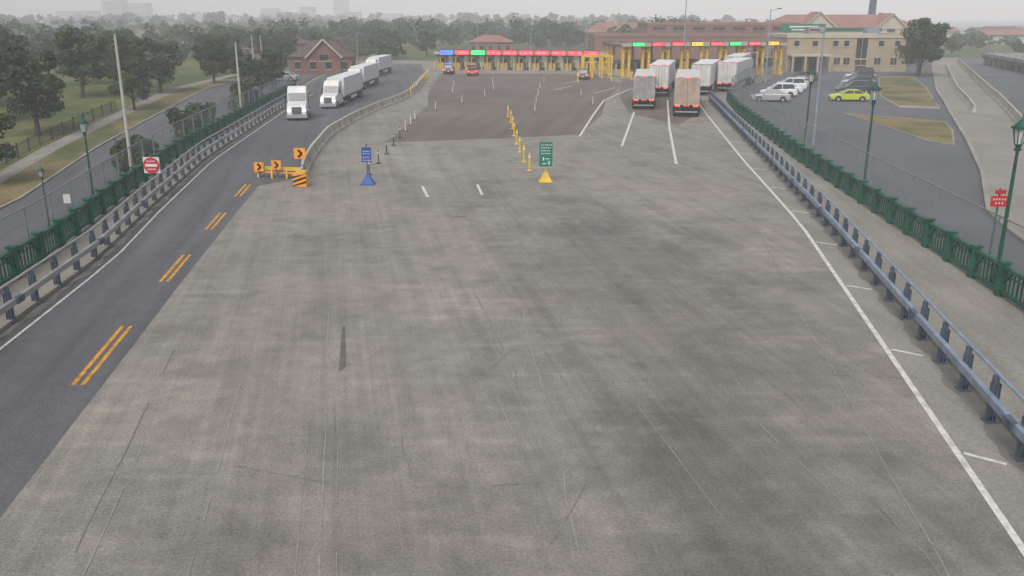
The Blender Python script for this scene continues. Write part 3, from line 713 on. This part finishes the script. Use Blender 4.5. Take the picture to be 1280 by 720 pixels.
for x,y in [(16,146),(19.5,148),(23,149.5),(27,150.5),(31,151.5),(35.5,152.5),(10.5,145),(20,140),(38,154),(43,156)]: bollard('yellow_delineator_post',x,y,1.4,'yellow',.14,'yellow')

# ---------------------------------------------------------------- buildings
def building(name,loc,w,d,hh,wallm,wins,rz=0,parapet=.6,pm='beige2',doors=(),roofm='roof',extra=None):
    e=bpy.data.objects.new(name,None); COL.objects.link(e); e.location=loc; e.rotation_euler[2]=rz
    wl=MB(); wl.box((w/2,d/2,hh/2),(w,d,hh),wallm)
    rf=MB(); rf.box((w/2,d/2,hh+.05),(w-.5,d-.5,.1),roofm)
    for c,s in(((w/2,0,hh+parapet/2-.2),(w+.3,.3,parapet)),((w/2,d,hh+parapet/2-.2),(w+.3,.3,parapet)),((0,d/2,hh+parapet/2-.2),(.3,d-.3,parapet)),((w,d/2,hh+parapet/2-.2),(.3,d-.3,parapet))): rf.box(c,s,pm)
    g=MB();fr=MB()
    for x,z,ww,wh in wins:
        g.box((x,-.0,z),(ww,.08,wh),'glass'); fr.box((x,-.04,z-wh/2-.08),(ww+.3,.18,.14),pm); fr.box((x,-.03,z+wh/2+.06),(ww+.2,.12,.12),pm)
        if ww>1: fr.box((x,-.05,z),(.06,.06,wh),pm)
    for x,ww,wh in doors: g.box((x,0,wh/2),(ww,.1,wh),'dark'); fr.box((x,-.05,wh+.1),(ww+.4,.18,.2),pm)
    for y in np.arange(3,d-2,4): g.box((0,y,hh*.5),(.08,1.2,1.3),'glass'); g.box((w,y,hh*.5),(.08,1.2,1.3),'glass')
    parts=[('walls',wl),('roof_and_parapet',rf),('windows_and_doors',g),('frames',fr)]
    if extra: parts+=extra
    for n,mbb in parts:
        if mbb.v: me=mbb.mesh(n); fixn(me); obj(n,me,e)
    return e
wins=[(x,5.1,.9,1.0) for x in(1.8,5.2,9,11,17.4,20.4)]+[(x,1.9,1.1,1.3) for x in(9.5,11.3,17,20)]+[(13.9,3.7,2.0,5.0)]
ex=MB(); ex.box((4,-1.5,3.0),(7.5,3,.3),'beige2'); 
for x in(.6,2.9,5.2,7.4): ex.box((x,-2.8,1.45),(.4,.4,2.9),'beige')
ex.box((6,4,7.4),(3,3,1.2),'concrete'); ex.box((17,5,7.3),(2.4,2.4,.9),'galv')
building('customs_office_building',(51.5,172,0),22.5,16,6.3,'beige',wins,rz=-R(2),doors=[(2,2.2,2.6),(5.5,2.2,2.6),(14,1.9,2.2)],extra=[('porch_and_rooftop_units',ex)])
wins=[(x,3.9,2.2,.8) for x in np.arange(3,36,3.6)]
building('brick_warehouse_building',(19,212,0),38,18,5.6,'brick2',wins,pm='brick2')
wins=[(x,7.0,3,.7) for x in np.arange(3,34,5)]
building('brick_warehouse_building',(34,232,0),38,18,8.0,'brick2',wins,pm='redroof')
building('green_roofed_office_building',(62,205,0),20,10,7.0,'beige2',[(x,5.4,1.2,1.2) for x in np.arange(2,19,2.6)],pm='green')
def gabled(name,loc,w,d,hw,hr_,wallm,roofm,rz=0,gables=()):
    e=bpy.data.objects.new(name,None); COL.objects.link(e); e.location=loc; e.rotation_euler[2]=rz
    wl=MB(); wl.box((0,0,hw/2),(w,d,hw),wallm)
    rf=MB(); o=.5
    A_=[(-w/2-o,-d/2-o,hw),(w/2+o,-d/2-o,hw),(w/2+o,d/2+o,hw),(-w/2-o,d/2+o,hw),(-w/2+d*.35,0,hr_),(w/2-d*.35,0,hr_)]
    rf.add(A_,[(0,1,5,4),(1,2,5),(2,3,4,5),(3,0,4),(0,3,2,1)],roofm)
    g=MB(); fr=MB()
    for gx,gw,gh in gables:
        wl.add([(gx-gw/2,-d/2-.35,0),(gx+gw/2,-d/2-.35,0),(gx+gw/2,-d/2-.35,hw),(gx,-d/2-.35,gh),(gx-gw/2,-d/2-.35,hw),
                (gx-gw/2,-d/2+.5,0),(gx+gw/2,-d/2+.5,0),(gx+gw/2,-d/2+.5,hw),(gx,-d/2+.5,gh),(gx-gw/2,-d/2+.5,hw)],
               [(0,1,2,3,4),(9,8,7,6,5),(0,5,6,1),(1,6,7,2),(4,9,5,0)],wallm)
        for s in(-1,1):
            a=Vector((gx,-d/2-.75,gh+.15)); c=Vector((gx+s*(gw/2+.4),-d/2-.75,hw-.1)); 
            rf.add([a,c,c+Vector((0,d*.5,0)),a+Vector((0,d*.5,0)),a-Vector((0,0,.2)),c-Vector((0,0,.2)),c+Vector((0,d*.5,-.2)),a+Vector((0,d*.5,-.2))],[(0,1,2,3),(7,6,5,4),(0,4,5,1),(1,5,6,2)],roofm)
            fr.beam(a-Vector((0,.04,.1)),c-Vector((0,.04,.1)),.06,.28,'beige2')
        g.box((gx,-d/2-.36,hw*.95),(gw*.25,.06,1.0),'glass'); fr.box((gx,-d/2-.37,hw*.95-.6),(gw*.25+.3,.1,.12),'beige2')
    n=int(w/2.4)
    for i in range(n):
        x=-w/2+w*(i+.5)/n
        inside=any(abs(x-gx)<gw/2+.3 for gx,gw,gh in gables); yy3=-d/2-(.36 if inside else .01)
        g.box((x,yy3,1.5),(1.0,.06,1.3),'glass'); fr.box((x,yy3-.01,.78),(1.2,.12,.1),'beige2'); fr.box((x,yy3-.01,2.22),(1.2,.12,.12),'beige2')
    rf.box((w*.3,1,hr_-.2),(.7,.7,1.4),'brick')
    for nm,mbb in(('walls',wl),('roof',rf),('windows',g),('trim',fr)): me=mbb.mesh(nm); fixn(me); obj(nm,me,e)
    return e
gabled('brick_house',(-35.0,170,0),11,11,3.0,5.8,'brick','shingle',R(6),gables=[(.6,5.8,6.0)])
gabled('red_roofed_hall',(93,265,0),42,18,6.5,10.4,'beige2','redroof',0,gables=[(-8,10,11),(12,9,10.6)])
gabled('red_roofed_house',(-6,262,0),12,10,3,4.8,'brick2','redroof',0)
gabled('brick_house',(36,300,0),24,12,5,8,'brick2','redroof',0,gables=[(0,8,8)])
gabled('shingled_house',(-60,235,0),16,11,3.4,5.4,'brick2','shingle',.1,gables=[(2,5,5.4)])
mb=MB(); mb.cyl((128,330,0),(128,330,27),1.4,1.1,'darkblue',16); mb.cyl((128,330,27),(128,330,27.6),1.3,1.3,'dark',16); single('smokestack',mb)
mb=MB(); mb.box((60,190,7.6),(9,.2,1.7),'greensign'); mb.box((56.5,190.3,4),(.3,.3,8),'galv'); mb.box((63.5,190.3,4),(.3,.3,8),'galv'); mb.box((60,189.85,7.9),(6,.05,.3),'signwhite'); mb.box((60,189.85,7.3),(5,.05,.25),'signwhite'); single('overhead_guide_sign',mb)
e=bpy.data.objects.new('elevated_road_bridge',None); COL.objects.link(e)
p0=Vector((101,196,0)); p1=Vector((80,120,0)); d=(p1-p0); n=Vector((d.y,-d.x,0)).normalized()*-1
if n.x<0: n=-n
dk=MB();rl=MB();cl=MB()
K=18
for i in range(K):
    a=p0+d*i/K; b_=p0+d*(i+1)/K; 
    dk.beam(a+n*5+Vector((0,0,2.2)),b_+n*5+Vector((0,0,2.2)),11,.6,'concrete')
    dk.beam(a+Vector((0,0,1.7)),b_+Vector((0,0,1.7)),.3,.9,'green_dk')
    cl.box(tuple(a+n*.6+Vector((0,0,.8))),(.6,.6,1.8),'concrete'); cl.box(tuple(a+n*8+Vector((0,0,.8))),(.6,.6,1.8),'concrete')
    rl.box(tuple(a+Vector((0,0,3.0))),(.1,.1,1.1),'galv')
    rl.beam(a+Vector((0,0,3.5)),b_+Vector((0,0,3.5)),.08,.1,'galv_lite'); rl.beam(a+Vector((0,0,3.0)),b_+Vector((0,0,3.0)),.06,.08,'galv_lite')
cl.beam(p0+n*9+Vector((0,0,.9)),p1+n*9+Vector((0,0,.9)),.3,1.9,'dark')  # dark backing painted in for the shade under the deck
for nm,mbb in(('deck',dk),('railing',rl),('columns',cl)): me=mbb.mesh(nm); fixn(me); obj(nm,me,e)
def tower(name,x,y,w,hh,steps=1):
    mb=MB(); mb.box((x,y,hh/2),(w,w,hh),'blue_grey')
    if steps>1: mb.box((x,y,hh*1.08),(w*.6,w*.6,hh*.16),'blue_grey')
    for k in range(int(hh/8)): mb.box((x,y-w/2-.3,6+k*8),(w*.86,.5,2.4),'blue_grey_dk')
    single(name,mb)
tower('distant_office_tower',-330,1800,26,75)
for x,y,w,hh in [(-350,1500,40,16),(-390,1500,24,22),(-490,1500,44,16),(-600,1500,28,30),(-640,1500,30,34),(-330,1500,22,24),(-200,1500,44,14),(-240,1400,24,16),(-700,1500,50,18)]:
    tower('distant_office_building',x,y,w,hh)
mb=MB()
for i in range(34):
    x=random.uniform(150,420); y=random.uniform(330,500); w=random.uniform(10,22); hh=random.uniform(2.5,5)
    mb.box((x,y,hh/2),(w,12,hh),random.choice(['beige2','offwhite','brick2','roof'])); mb.prism([(y-7,hh),(y,hh+1.8),(y+7,hh)],x-w/2-.4,x+w/2+.4,random.choice(['roof','redroof','shingle']))
single('distant_waterfront_houses',mb)
mb=MB()
for i in range(40):
    x=random.uniform(-420,60); y=random.uniform(390,700); w=random.uniform(10,22); hh=random.uniform(2.5,5)
    mb.box((x,y,hh/2),(w,12,hh),random.choice(['blue_grey','brick2','roof','brick2'])); mb.prism([(y-7,hh),(y,hh+2),(y+7,hh)],x-w/2-.4,x+w/2+.4,random.choice(['shingle','blue_grey_dk','redroof']))
single('distant_town_houses',mb)

# ---------------------------------------------------------------- trees
def leaves(clumps,n_per,size,shell=.55):
    V=[];mi=[]
    for (cx,cy,cz,r) in clumps:
        d=rng.normal(size=(n_per,3)); d/=np.linalg.norm(d,axis=1)[:,None]
        rad=r*(shell+(1-shell)*rng.random(n_per))*(.85+.3*rng.random(n_per))
        c=np.array([cx,cy,cz])+d*rad[:,None]*np.array([1,1,.8])
        nrm=d+rng.normal(size=(n_per,3))*.55+np.array([0,0,.35]); nrm/=np.linalg.norm(nrm,axis=1)[:,None]
        t=np.cross(nrm,rng.normal(size=(n_per,3))); t/=np.linalg.norm(t,axis=1)[:,None]; b=np.cross(nrm,t)
        s=(size*(.6+.8*rng.random(n_per)))[:,None]
        q=np.stack([c-t*s,c-b*s*.6,c+t*s,c+b*s*.6],axis=1).reshape(-1,3); V.append(q)
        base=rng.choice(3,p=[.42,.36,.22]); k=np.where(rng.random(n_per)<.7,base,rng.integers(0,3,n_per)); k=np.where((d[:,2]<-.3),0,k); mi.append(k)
    V=np.concatenate(V); mi=np.concatenate(mi); F=np.arange(len(V)).reshape(-1,4)
    return V,F,mi
def leafmesh(name,V,F,mi):
    me=bpy.data.meshes.new(name); me.from_pydata(V.tolist(),[],F.tolist())
    for k in('1','2','3'): me.materials.append(M['leaf'+k])
    me.polygons.foreach_set('material_index',mi.astype(np.int32)); me.update(); return me
for v in range(5):
    tr=MB(); cl=[]
    lean=random.uniform(-.4,.4)
    tr.cyl((0,0,-.2),(lean*.4,0,1.2),.3,.22,'bark',10); tr.cyl((lean*.4,0,1.2),(lean,0,4.2),.22,.16,'bark',10); tr.cyl((lean,0,4.2),(lean*.8,.2,7.5),.16,.05,'bark',8)
    nl=16+v*2; wr=3.0+.35*(v%3)
    for i in range(nl):
        a=2.4*i+random.uniform(-.4,.4); zz=2.8+6.2*((i+.5)/nl)+random.uniform(-.5,.5)
        prof=math.sin(math.pi*clamp((zz-1.4)/9.2))**.7
        rr=wr*prof*random.uniform(.45,1.0); p=(lean+rr*math.cos(a),rr*math.sin(a),zz)
        tr.cyl((lean,0,max(1.8,zz-1.8)),p,.09,.02,'bark',6)
        cl.append((*p,random.uniform(.9,1.5)))
        if random.random()<.6: cl.append((p[0]*1.15+random.uniform(-.6,.6),p[1]*1.15+random.uniform(-.6,.6),zz+random.uniform(-.6,.9),random.uniform(.4,.8)))
    cl.append((lean,0,6,1.7)); cl.append((lean,.2,8,1.2))
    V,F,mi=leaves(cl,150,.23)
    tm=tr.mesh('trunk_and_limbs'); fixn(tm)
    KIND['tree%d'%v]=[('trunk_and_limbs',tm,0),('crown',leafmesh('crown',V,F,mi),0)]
cl=[(random.uniform(-1.3,1.3),random.uniform(-1,1),random.uniform(.5,1.9),random.uniform(.5,.9)) for _ in range(14)]
V,F,mi=leaves(cl,130,.16); tb=MB()
for i in range(6): tb.cyl((0,0,-.1),(random.uniform(-1,1),random.uniform(-1,1),1.6),.05,.02,'bark',6)
KIND['bush']=[('stems',tb.mesh('stems'),0),('foliage',leafmesh('foliage',V,F,mi),0)]
def tree(x,y,hh,v=None,wide=1):
    v=random.randrange(5) if v is None else v; s=hh/10*.86
    place('deciduous_tree','tree%d'%v,(x,y,h(x,y)-.05),random.uniform(0,6.28),(s*wide*1.1,s*wide*1.1,s))
for t in [(-44.5,74,9,0,1),(-51,96,11,1,1.1),(-61,103,11,3,1.1),(-70,112,11,4,1.2),(-58,122,10.5,0,1.1),(-49,126,9,1,1.1),
  (-78,98,12,2,1.2),(-66,92,9.5,4,1),(-84,120,11,1,1.2),(-46,140,8,3,1.1),(-33.8,122,6.2,2,.9),(-34.2,130,6.5,4,.95),(-40,134,6.5,0,1.1),(-60,82,10,1,1),(-72,130,10,3,1.2),(-94,135,11,4,1.2),(-56,132,9,2,1),(-66,140,9,1,1.1),(-47,112,8,2,.9)]: tree(*t)
for x,y,s in [(-33,93,1.5),(-34.3,98,1.3),(-32.4,77,1.5),(-34,81,1.1),(-33.4,112,1.3),(-34.5,117,1.2)]: place('shrub','bush',(x,y,h(x,y)),random.uniform(0,6),s)
tree(69.5,156,12,2,.95); tree(72,161,10,0,1)
for t in [(-52,165,8),(-60,180,8),(-70,160,9),(-46,186,7.5),(-80,190,9),(-95,170,10),(-43,205,7.5),(-56,205,9),(-30,228,8),(-105,150,11),(-66,210,8),(-22,236,8)]: tree(*t)
def mass(name,pts,hm,per,size):
    cl=[]
    for x,y in pts:
        hh=hm*random.uniform(.6,1.35); r=hh*.36
        for k in range(6): 
            cl.append((x+random.uniform(-r,r)*1.3,y+random.uniform(-r,r),hh*random.uniform(.2,.8),r*random.uniform(.4,.75)))
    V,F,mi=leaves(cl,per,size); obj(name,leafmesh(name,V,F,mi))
U=random.uniform
mass('distant_trees',[(U(-150,-28),U(215,290)) for _ in range(85)],6.6,60,.42)
mass('distant_trees',[(U(-75,60),U(285,360)) for _ in range(110)],8.2,50,.5)
mass('distant_trees',[(U(-230,-95),U(150,300)) for _ in range(95)],7.6,60,.5)
mass('distant_trees',[(U(-520,160),U(380,620)) for _ in range(330)],7.5,36,.8)
mass('distant_trees',[(U(-1100,200),U(700,1300)) for _ in range(420)],11,20,1.9)
mass('distant_trees',[(U(150,330),U(300,340)) for _ in range(24)],4.5,45,.5)
mass('distant_trees',[(U(104,150),U(230,300)) for _ in range(10)],5.5,50,.5)

# ---------------------------------------------------------------- haze, sky, light
vb=MB(); vb.box((0,1500,20),(5000,4600,90),'grass'); hz=single('atmospheric_haze',vb)
vm=bpy.data.materials.new('haze_volume'); vm.use_nodes=True; n=vm.node_tree; n.nodes.clear()
out=n.nodes.new('ShaderNodeOutputMaterial'); vs_=n.nodes.new('ShaderNodeVolumeScatter'); vs_.inputs['Density'].default_value=.0010; vs_.inputs['Color'].default_value=(.96,.975,1,1); vs_.inputs['Anisotropy'].default_value=-.35
n.links.new(vs_.outputs[0],out.inputs['Volume']); hz.data.materials.clear(); hz.data.materials.append(vm)
w=bpy.data.worlds.new('World'); scene.world=w; w.use_nodes=True; nt=w.node_tree
bg=nt.nodes['Background']; sk=nt.nodes.new('ShaderNodeTexSky'); sk.sky_type='NISHITA'; sk.sun_disc=False
SE,SR=R(50),R(200)
sk.sun_elevation=SE; sk.sun_rotation=SR; sk.dust_density=1.2; sk.air_density=1.0; sk.ozone_density=1.0
hs=nt.nodes.new('ShaderNodeHueSaturation'); hs.inputs['Saturation'].default_value=.35
nt.links.new(sk.outputs[0],hs.inputs['Color']); nt.links.new(hs.outputs[0],bg.inputs['Color']); bg.inputs['Strength'].default_value=.15
sd=bpy.data.lights.new('sun','SUN'); sd.energy=3.1; sd.angle=R(40); sd.color=(1,.94,.86)
so=bpy.data.objects.new('sun',sd); COL.objects.link(so)
dv=Vector((math.sin(SR)*math.cos(SE),math.cos(SR)*math.cos(SE),math.sin(SE)))
so.rotation_euler=dv.to_track_quat('Z','Y').to_euler()
scene.view_settings.view_transform='Standard'; scene.view_settings.look='None'; scene.view_settings.exposure=0
cam=bpy.data.cameras.new('camera'); co=bpy.data.objects.new('camera',cam); COL.objects.link(co)
co.location=(0,0,10); co.rotation_euler=(R(90-17.06),0,0); cam.sensor_width=36; cam.lens=31.16; cam.clip_end=20000; cam.clip_start=.1
scene.camera=co
